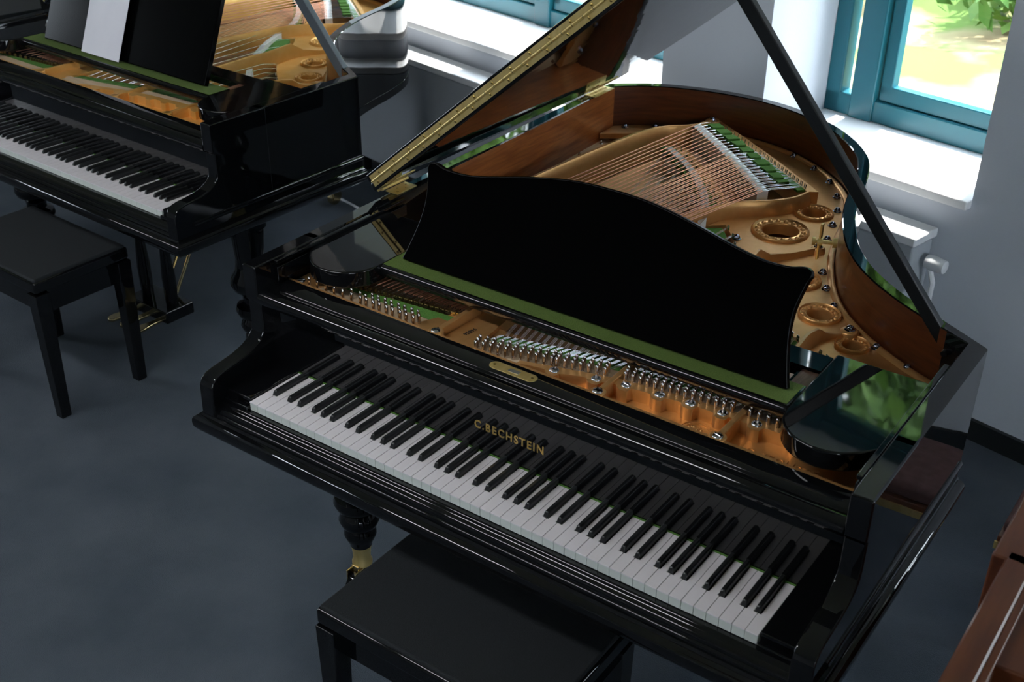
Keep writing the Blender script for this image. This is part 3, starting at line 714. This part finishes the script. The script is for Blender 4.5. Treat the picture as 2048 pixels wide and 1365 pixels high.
    # duplex felts woven through the strings, hitch pins
    s = MB(); rnd = random.Random(5)
    hl = [(.185, 1.718), (.30, 1.630), (.45, 1.505), (.56, 1.405)]
    for k in range(30):
        t_ = k / 29; a = pol(hl, t_); w = .010 + rnd.random() * .003; b_ = pol(hl, min(1, t_ + .036))
        s.add([((a[0] - w) * S, a[1] - w, .168), ((a[0] + w) * S, a[1] + w, .168), ((b_[0] + w) * S, b_[1] + w, .168), ((b_[0] - w) * S, b_[1] - w, .168)] + [((a[0] - w) * S, a[1] - w, .180 if k % 3 else .173), ((a[0] + w) * S, a[1] + w, .180 if k % 3 else .173), ((b_[0] + w) * S, b_[1] + w, .180 if k % 3 else .173), ((b_[0] - w) * S, b_[1] - w, .180 if k % 3 else .173)], [(0, 3, 2, 1), (4, 5, 6, 7), (0, 1, 5, 4), (1, 2, 6, 5), (2, 3, 7, 6), (3, 0, 4, 7)])
    build(s, 'string_felt', M['felt'], root, smooth=30, off=OFF); s = MB()
    sw = [(.166, 1.748), (.30, 1.658), (.45, 1.546), (.58, 1.444), (.612, 1.418)]
    s.sweep([((p[0] - .004) * S, p[1] - .004) for p in sw], [(-.012, .160), (-.012, .1665), (.010, .1665), (.010, .160)], miters(sw))
    build(s, 'string_felt', M['felt'], root, smooth=30, off=OFF); s = MB()
    ha = [(a - .008, b_ - .040) for a, b_ in A_]; s.sweep([SX(p) for p in ha], [(-.018, .120), (-.018, .136), (.018, .136), (.018, .120)], miters(ha))
    build(s, 'string_felt', M['felt'], root, smooth=30, off=OFF); s = MB()
    hb = [(a - .035, b_ - .025) for a, b_ in B2]; s.sweep([SX(p) for p in hb], [(-.028, .115), (-.028, .130), (.028, .130), (.028, .115)], miters(hb))
    build(s, 'string_felt', M['felt'], root, smooth=30, off=OFF); s = MB()
    hc = [(.87, .715), (.905, .69), (.96, .665), (1.02, .635), (1.1, .59)]; s.sweep([SX(p) for p in hc], [(-.03, .115), (-.03, .130), (.022, .130), (.022, .115)], miters(hc))
    build(s, 'string_felt', M['felt'], root, smooth=30, off=OFF)
    # hitch-pin panels in the tenor
    s = MB(); ap_ = A_ ; s.sweep([SX(p) for p in [(a + .008, b_ + .006) for a, b_ in A_]], [(-.016, .10), (-.016, .126), (.014, .126), (.014, .10)], miters(A_)); sub(s, 'tenor_hitch_shelf', smooth=30)
    hm = MB()
    for (x, y, z) in hitch: hm.tube([(x * S, y, z), (x * S, y + .002, z + .011)], .0016, 6)
    o = build(hm, 'hitch_pins', M['steel'], root, smooth=50, off=OFF); o['kind'] = 'stuff'
    if full:
        s = MB(); s.lathe([(.0035, -.01), (.0035, .020), (.0032, .0245), (.0018, .0262), (0, .0265)], (0, 0, 0), 8); s.tube([(-.0035, 0, .007), (.0, -.0036, .0078), (.0035, 0, .0086), (0, .0036, .0094), (-.0035, 0, .0102)], .0009, 5)
        pm = s.mesh('tuning_pin', [M['nickel']], 50)
        pins.sort(key=lambda p: p[1] - p[0] * .05)
        ex = MB()
        order = list(range(len(pins))); random.Random(4).shuffle(order)
        solo = set(order[:100])
        for k, (x, y, z) in enumerate(pins):
            if k in solo: link('tuning_pin', pm, root, (x + OFF[0], y + OFF[1], z + OFF[2]))
            else:
                ex.lathe([(.0035, -.01), (.0035, .020), (.0032, .0245), (.0018, .0262), (0, .0265)], (x, y, z), 8)
        o = build(ex, 'tuning_pins', M['nickel'], root, smooth=50, off=OFF); o['kind'] = 'stuff'
    # -- music desk, tray, side shelves
    ZT = .236
    if full: tx0, tx1 = .106, 1.056
    else: tx0, tx1 = .106, 1.056 * S
    s = MB(); s.prism([(.316, .204), (.303, .212), (.3005, .218), (.3005, .229), (.3025, .2335), (.307, .2358), (.312, ZT), (.390, ZT), (.390, .204)], tx0, tx1, axis='x')
    s.box(tx0, tx1, .455, .515, .212, ZT); s.box(tx0, tx0 + .04, .39, .455, .205, .228); s.box(tx1 - .04, tx1, .39, .455, .205, .228)
    tray = build(s, 'desk_tray', BL, root, smooth=40, off=OFF)
    s = MB(); s.box(tx0 + .004, tx1 - .004, .314, .388, ZT - .001, ZT + .0012); build(s, 'tray_felt', M['felttray'], tray, off=OFF)
    s = MB(); s.box(tx1 - .034, tx1 - .002, .3885, .4545, .2275, .2295); build(s, 'tray_runner', M['traywood'], tray, off=OFF); s = MB(); s.box(tx0 + .002, tx0 + .034, .3885, .4545, .2275, .2295); build(s, 'tray_runner', M['traywood'], tray, off=OFF)
    for sg in (0, 1):
        D = [(1.0575, .530), (1.0575, .42), (1.0575, .300), (1.063, .272), (1.075, .249), (1.092, .231), (1.113, .219), (1.140, .213), (1.165, .215), (1.190, .225), (1.212, .243), (1.228, .262), (1.2455, .285), (1.2455, .530)]
        D = catmull(D[2:13], 3); D = [(1.0575, .530)] + D + [(1.2455, .530)]
        if sg: D = [((1.175 - p[0]), p[1]) for p in D]
        else: D = [(p[0] * (1 if full else 1) + (1.246 * S - 1.246), p[1]) for p in D]
        s = MB(); s.prism(D, .200, .2385); sh = build(s, 'side_shelf', BL, root, smooth=30, off=OFF, bevel=.004, seg=3)
    for x0, x1 in ((-.0705, -.0595), (1.2345 * S, 1.2455 * S)):
        s = MB(); s.box(x0, x1, .17, .60, .2385, .2475); s.box(x0, x1, .17, .60, .20, .232); build(s, 'shelf_rail', BL, root, smooth=30, off=OFF, bevel=.002)
    XC = W_ / 2
    if desk == 'curved':
        prof = [(-.449, 0), (-.440, .028), (-.425, .089), (-.4215, .139), (-.430, .190), (-.4345, .203), (-.432, .213), (-.424, .2175), (-.413, .2180), (-.395, .213), (-.375, .211), (-.335, .2115), (-.273, .222), (-.19, .241), (-.11, .255), (-.055, .2605), (0, .2615)]
        prof = prof + [(-a, b_) for a, b_ in prof[:-1][::-1]]
        outl = catmull(prof, 3)
    else:
        outl = [(-.42, 0), (-.42, .29), (-.40, .31), (.40, .31), (.42, .29), (.42, 0)]
    s = MB(); s.prism([(a + XC, b_) for a, b_ in outl], -.009, .009, axis='y')
    ang = math.atan2(.0827, .2004)
    v2 = []
    for (x, y, z) in s.v: v2.append((x, .3471 + y * math.cos(ang) + z * math.sin(ang) + .009, ZT + .003 - y * math.sin(ang) + z * math.cos(ang)))
    s.v = v2
    dk = build(s, 'music_desk', M['deskblack'], root, smooth=30, off=OFF, bevel=.003, seg=3)
    s = MB(); s.box(XC - .012, XC + .012, .395, .50, ZT, ZT + .012); s.tube([(XC, .49, ZT + .01), (XC, .425, ZT + .15)], .006, 8); build(s, 'desk_support', M['satin'], dk, off=OFF)
    # -- lid
    if lid:
        th = math.radians(40.0); HX, HZ = -.125, .262
        def LP(sx, y, d): return (HX + sx * math.cos(th) - d * math.sin(th), y, HZ + sx * math.sin(th) + d * math.cos(th))
        out_i = [i for i in range(2, nL - 1)]
        ol = [(0.0, .56)] + [(max(0, out[i][0] - HX + .012), out[i][1] + (.012 if out[i][1] > 1.6 else .004)) for i in out_i] + [(out[nL - 2][0] - HX + .012, .56)]
        ol[1] = (0.0, ol[1][1]); ol[2] = (0.0, ol[2][1]); ol[3] = (0.0, 1.68)
        s = MB(); s.prism(ol, 0, .021); s.v = [LP(*v) for v in s.v]
        ld = build(s, 'lid', BL, root, smooth=30, off=OFF, bevel=.003, seg=2)
        wl = ol[-1][0]
        s = MB(); s.box(0.0, wl, .56, 1.01, .0225, .0435); s.v = [LP(*v) for v in s.v]
        fp = build(s, 'front_flap', BL, ld, smooth=30, off=OFF, bevel=.003)
        s = MB(); s.box(.012, wl - .02, .5580, .5601, .0077, .0212); s.box(.012, wl - .02, .5580, .5601, .0232, .0366)
        s.v = [LP(*v) for v in s.v]; s.tube([LP(.012, .5575, .0220), LP(wl - .02, .5575, .0220)], .0028, 8)
        ph = build(s, 'long_hinge', M['brass'], ld, smooth=50, off=OFF)
        if full:
            k = .03; si = 0
            while k < wl - .03:
                for d in (.0135, .0305):
                    c_ = LP(k + (.02 if d > .02 else 0), .5572, d); s = MB(); s.lathe([(0, -.0012), (.0028, -.0008), (.0034, 0), (.0034, .001)], c_, 10, axis='y'); build(s, 'hinge_screw', M['brassdark'], ld, smooth=50, off=OFF)
                k += .062
            k = .05; s = MB()
            while k < wl - .03:
                a_, b_ = LP(k, .5572, .0220), LP(k + .0008, .5572, .0220); s.tube([a_, b_], .0031, 8, mi=1); k += .031
            o = build(s, 'hinge_knuckle_gaps', [M['brassdark'], M['satin']], ld, smooth=50, off=OFF); o['kind'] = 'stuff'
        # prop
        p0 = Vector((1.205 * S, .742, .205)); p1 = Vector((.636, .742, .880)) if S == 1 else Vector((.66, .742, .905))
        d = (p1 - p0).normalized(); n_ = Vector((d.z, 0, -d.x)); s = MB(); vs = []
        for p in (p0 - d * .02, p1):
            for a, b_ in ((-1, -1), (1, -1), (1, 1), (-1, 1)): vs.append(p + n_ * (.0135 if full else .019) * a + Vector((0, .0105 * b_, 0)))
        s.add(vs, [(0, 3, 2, 1), (4, 5, 6, 7), (0, 1, 5, 4), (1, 2, 6, 5), (2, 3, 7, 6), (3, 0, 4, 7)])
        build(s, 'lid_prop', M['satin'] if full else M['propgrey'], root, smooth=30, off=OFF, bevel=.003)
        s = MB()
        s.tube([(1.205 * S, .71, .205), (1.205 * S, .76, .205)], .006, 10); build(s, 'prop_bracket', M['satin'], root, off=OFF)
        if full:
            for y0, y1 in ((.600, .672), (1.515, 1.625)):
                s = MB(); xl = -.128 if y0 < 1 else -.142
                s.box(xl + .002, xl + .040, y0, y1, .249, .2515)
                for k in range(2): s.tube([(xl - .004 + k * .011, y0 - .02, .2575 + k * .004), (xl - .004 + k * .011, y1 + .005, .2575 + k * .004)], .0042, 10)
                t0 = [LP(v, y, dd) for v, y, dd in ((.004, y0, -.0015), (.045, y0, -.0015), (.045, y1, -.0015), (.004, y1, -.0015), (.004, y0, .0), (.045, y0, .0), (.045, y1, .0), (.004, y1, .0))]
                s.add(t0, [(0, 3, 2, 1), (4, 5, 6, 7), (0, 1, 5, 4), (1, 2, 6, 5), (2, 3, 7, 6), (3, 0, 4, 7)])
                for k in range(4): s.lathe([(0, .001), (.003, .0008), (.0035, 0)], (xl + (.016 if k % 2 else .030), y0 + .012 + k * (y1 - y0 - .024) / 3, .2515), 8, 1)
                build(s, 'lid_hinge', [M['brass'], M['brassdark']], root, smooth=50, off=OFF)
    if full:
        # brass latch on the inner bentside and the knob outside
        s = MB(); cx_, cy_, cz_ = .822, 1.128, .178; dx, dy = -.93, -.37
        s.tube([(cx_, cy_, cz_), (cx_ + dx * .010, cy_ + dy * .010, cz_)], .012, 14); s.tube([(cx_, cy_, cz_), (cx_ + dx * .052, cy_ + dy * .052, cz_)], .0048, 10)
        s.tube([(cx_ + dx * .050, cy_ + dy * .050, cz_), (cx_ + dx * .058, cy_ + dy * .058, cz_)], .010, 12)
        s.tube([(cx_ + dx * .034, cy_ + dy * .034, cz_), (cx_ + dx * .046, cy_ + dy * .046, cz_)], .0095, 12)
        px, py = cx_ + dx * .040, cy_ + dy * .040
        for z0, z1, yy in ((cz_ + .008, cz_ + .046, .002), (cz_ - .044, cz_ - .008, -.002)):
            s.box(px - .0022, px + .0022, py - .006 + yy, py + .006 + yy, z0, z1)
        build(s, 'lid_lock', M['brass'], root, smooth=40, off=OFF)
        s = MB(); s.lathe([(0, .030), (.012, .029), (.018, .022), (.018, .010), (.010, .004), (.010, 0)], (.885, 1.07, .160), 16, axis='x'); build(s, 'rim_knob', M['black'], root, off=OFF)
    # -- legs and lyre
    leg(root, .005, .30, -.10, full); leg(root, 1.17 * S, .30, -.10, full); leg(root, .30 * S, 1.55, -.085, full)
    s = MB(); xl = XC
    s.box(xl - .11, xl + .11, .30, .42, -K + .055, -K + .10); s.box(xl - .12, xl + .12, .32, .40, -.16, -.10)
    for dx in (-.07, .07): s.lathe([(0, -.12), (.022, -.12), (.016, -.18), (.024, -.30), (.016, -.40), (.024, -.52), (.022, -.63), (0, -.63)], (xl + dx, .36, 0), 16)
    ly = build(s, 'pedal_lyre', BL, root, smooth=40, off=OFF, bevel=.004)
    for dx in ((-.07, 0, .07) if not full else (-.04, .04)):
        s = MB(); s.prism([(xl + dx - .011, .31), (xl + dx + .011, .31), (xl + dx + .013, .26), (xl + dx + .021, .215), (xl + dx + .016, .190), (xl + dx, .182), (xl + dx - .016, .190), (xl + dx - .021, .215), (xl + dx - .013, .26)], -K + .055, -K + .067)
        build(s, 'pedal', M['caster'], ly, smooth=40, off=OFF, bevel=.004)
    s = MB()
    for dx in (-.03, .03): s = MB(); s.tube([(xl + dx, .40, -K + .09), (xl + dx, .72, -.11)], .006, 8); build(s, 'lyre_brace', M['caster'], ly, off=OFF)
    if full:
        for k in range(4): s = MB(); s.tube([(.10 + k * .25, 1.66 - k * .22, .03), (.10 + k * .25, .3, .03)], .02, 6); build(s, 'back_post', M['spruce'], root, off=OFF)
    return root
M['propgrey'] = mat('grey_lacquered_prop', (.11, .13, .15), .2)

def root_loc(ox, oy, rz, cx=CX, cy=CY):
    c, s = math.cos(rz), math.sin(rz); return (ox + cx * c - cy * s, oy + cx * s + cy * c, 0)
grand('grand_piano', 'large glossy black grand piano with curved black music desk and propped lid, in the middle', (CX, CY, 0), 0)
rz = math.radians(-2.2)
grand('grand_piano', 'blurred black grand piano at upper left with sheet music on its desk', root_loc(-2.165, .60, rz), rz, full=False, nwhite=52, desk='plain', platemat='orangeplate')
grand('grand_piano', 'red-brown wooden grand piano cut off by the lower right edge', root_loc(2.769, .42, PI), PI, case='rosewood', full=False, nwhite=50, desk='plain', arm_extra=.018, lid=True, platemat='plate')  # unseen open lid added to shade the floor between the two pianos

# ------------------------------------------------------------------ benches, sheet music, stool
def bench(label, x0, x1, y0, y1, ztop, rz=0, pad=True):
    cx_, cy_ = (x0 + x1) / 2, (y0 + y1) / 2
    r = thing('piano_bench', label, 'bench', (cx_, cy_, 0), rz)
    w, d = (x1 - x0) / 2, (y1 - y0) / 2; H = K + ztop
    s = MB(); s.box(-w, w, -d, d, H - .045, H - .006); build(s, 'seat_frame', M['black'], r, bevel=.008, seg=3)
    s = MB(); s.box(-w + .006, w - .006, -d + .006, d - .006, H - .012, H + .002); build(s, 'seat_pad', M['velvet'], r, bevel=.006, seg=3)
    s = MB(); s.box(-w + .03, w - .03, -d + .03, d - .03, H - .13, H - .045); build(s, 'apron', M['black'], r, bevel=.002)
    for sx in (-1, 1):
        for sy in (-1, 1):
            s = MB(); a, b = sx * (w - .022), sy * (d - .022)
            s.add([(a - .024, b - .024, H - .05), (a + .024, b - .024, H - .05), (a + .024, b + .024, H - .05), (a - .024, b + .024, H - .05),
                   (a - .017, b - .017, 0), (a + .017, b - .017, 0), (a + .017, b + .017, 0), (a - .017, b + .017, 0)],
                  [(0, 1, 2, 3), (4, 7, 6, 5), (0, 4, 5, 1), (1, 5, 6, 2), (2, 6, 7, 3), (3, 7, 4, 0)])
            build(s, 'leg', M['black'], r, bevel=.002)
    return r
bench('black velvet-topped piano bench with glossy frame, pushed under the sharp piano in front', .351, .880, -.192, .142, -.240)
bench('blurred dark piano bench in front of the left piano, at the left edge', -1.80, -1.285, .33, .665, -.240, math.radians(-2))

def sheet(px, py, pz, w, h):
    r = thing('sheet_music', 'white sheet with blue and yellow print leaning on the left piano desk', 'sheet music', (px, py, K + pz), math.radians(-2.2))
    t = math.atan2(.0827, .2004)
    def T(x, z, d): return (x, z * math.sin(t) - d * math.cos(t), z * math.cos(t) + d * math.sin(t))
    s = MB(); n = 8; vs = []
    for d in (0, .0012):
        for j in range(2):
            for i in range(n + 1):
                x = -w / 2 + w * i / n; vs.append(T(x, h * j, d + .004 * math.sin(PI * i / n)))
    m_ = n + 1
    fs = [(i, i + 1, m_ + i + 1, m_ + i) for i in range(n)] + [(2 * m_ + i + 1, 2 * m_ + i, 3 * m_ + i, 3 * m_ + i + 1) for i in range(n)]
    s.add(vs, fs); build(s, 'page', M['paper'], r, smooth=60)
    s = MB(); s.add([T(*p) for p in ((-.05, h - .05, .0062), (.05, h - .05, .0062), (.05, h - .01, .0062), (-.05, h - .01, .0062))], [(0, 1, 2, 3)])
    s.add([T(*p) for p in ((-.065, h - .075, .0066), (.065, h - .075, .0066), (.065, h - .055, .0066), (-.065, h - .055, .0066))], [(0, 1, 2, 3)], 1)
    build(s, 'print', [M['paperblue'], M['paperyellow']], r)
sheet(-1.625, .912, .243, .20, .29)

r = thing('wooden_stool', 'low stool with dusky pink cushion, red wood and brass rail at the right edge', 'stool', (1.50, 1.13, 0))
s = MB(); s.box(-.15, .15, -.12, .12, .36, .40); build(s, 'cushion', M['pink'], r, bevel=.015, seg=3)
s = MB(); s.box(-.155, .155, -.125, .125, .32, .36); build(s, 'seat_frame', M['rosewood'], r, bevel=.004)
s = MB(); s.box(-.158, .158, -.129, -.124, .325, .345); build(s, 'rail', M['brass'], r)
for sx in (-1, 1):
    for sy in (-1, 1):
        s = MB(); s.tube([(sx * .13, sy * .10, .33), (sx * .14, sy * .11, 0)], .014, 10); build(s, 'leg', M['rosewood'], r)

# ------------------------------------------------------------------ garden outside
mb = MB(); n = 24
for j in range(n + 1):
    for i in range(n + 1):
        u = -14 + 26 * i / n; o = DEP + .06 + 16 * (j / n) ** 1.3
        p = wp(u, o, .30 + .10 * max(0, o - 1) + .08 * math.sin(u * 2.1 + o) + .05 * math.sin(u * 5 + o * 3)); mb.v.append(p)
for j in range(n):
    for i in range(n):
        mb.f.append((j * (n + 1) + i, j * (n + 1) + i + 1, (j + 1) * (n + 1) + i + 1, (j + 1) * (n + 1) + i)); mb.m.append(0)
o = build(mb, 'garden_ground', M['ground'], None, smooth=80); o['kind'] = 'structure'
mb = MB(); mb.prism([P2(U1 + .25, .4), P2(U1 + 14, .4), P2(U1 + 14, FR - 6), P2(U1 + .25, FR - 6)], .1, .2); o = build(mb, 'garden_ground', M['ground'], None); o['kind'] = 'structure'
mb = MB(); mb.prism([P2(U0 - .25, .4), P2(U0 - 12, .4), P2(U0 - 12, FR - 6), P2(U0 - .25, FR - 6)], .1, .2); o = build(mb, 'garden_ground', M['ground'], None); o['kind'] = 'structure'
def leaf_cluster(name, cnt, rx, rz_, size, seed):
    rnd = random.Random(seed); mb = MB()
    for k in range(cnt):
        a, b = rnd.random() * 2 * PI, math.acos(2 * rnd.random() - 1); q = (.55 + .45 * rnd.random()) * (1 + .18 * math.sin(3 * a + seed) + .12 * math.sin(7 * b))
        c = Vector((rx * q * math.sin(b) * math.cos(a), rx * q * math.sin(b) * math.sin(a), rz_ * q * math.cos(b)))
        d1 = Vector((rnd.gauss(0, 1), rnd.gauss(0, 1), rnd.gauss(0, 1))).normalized(); d2 = d1.cross(Vector((rnd.gauss(0, 1), rnd.gauss(0, 1), rnd.gauss(0, 1)))).normalized()
        s_ = size * (.6 + .8 * rnd.random())
        mb.add([c - d1 * s_, c - d2 * s_ * .45, c + d1 * s_, c + d2 * s_ * .45], [(0, 1, 2, 3)])
    return mb.mesh(name, [M['leaf']])
lm = [leaf_cluster('foliage', 5200, 1.35, 2.9, .13, 1), leaf_cluster('foliage', 5200, 1.35, 2.7, .13, 2)]
bm_ = [leaf_cluster('foliage', 900, .6, .5, .07, 5)]
tk = MB(); tk.tube([(0, 0, -.3), (.05, .02, 1.2), (0, .05, 2.4)], [.13, .10, .06], 10)
tkm = tk.mesh('trunk', [M['bark']], 60)
spots = [(-9.6, 6.6), (-6.4, 6.4), (-3.2, 6.2), (0.0, 6.0), (3.2, 6.4), (-8.0, 9.8), (-4.8, 9.6), (-1.6, 9.4), (1.6, 9.6)]
for k, (u, o_) in enumerate(spots):
    p = wp(u, o_, 0)
    t = thing('garden_tree', 'leafy green garden tree standing outside beyond the windows', 'tree', (p[0], p[1], .3 + .1 * o_), k, 'trees in the garden outside the windows')
    link('trunk', tkm, t)
    link('foliage', lm[k % 2], t, (0, 0, 3.4 if k < 5 else 5.0))
for k, (u, o_) in enumerate([(-.2, 2.5), (1.2, 3.0), (-1.5, 3.2), (.1, 4.1), (-2.9, 3.0), (2.6, 2.6)]):
    p = wp(u, o_, 0)
    t = thing('garden_shrub', 'low green shrub on the bank outside the right window', 'shrub', (p[0], p[1], .42 + .1 * o_), k * 1.7, 'shrubs on the bank outside')
    link('foliage', bm_[0], t, (0, 0, .15))
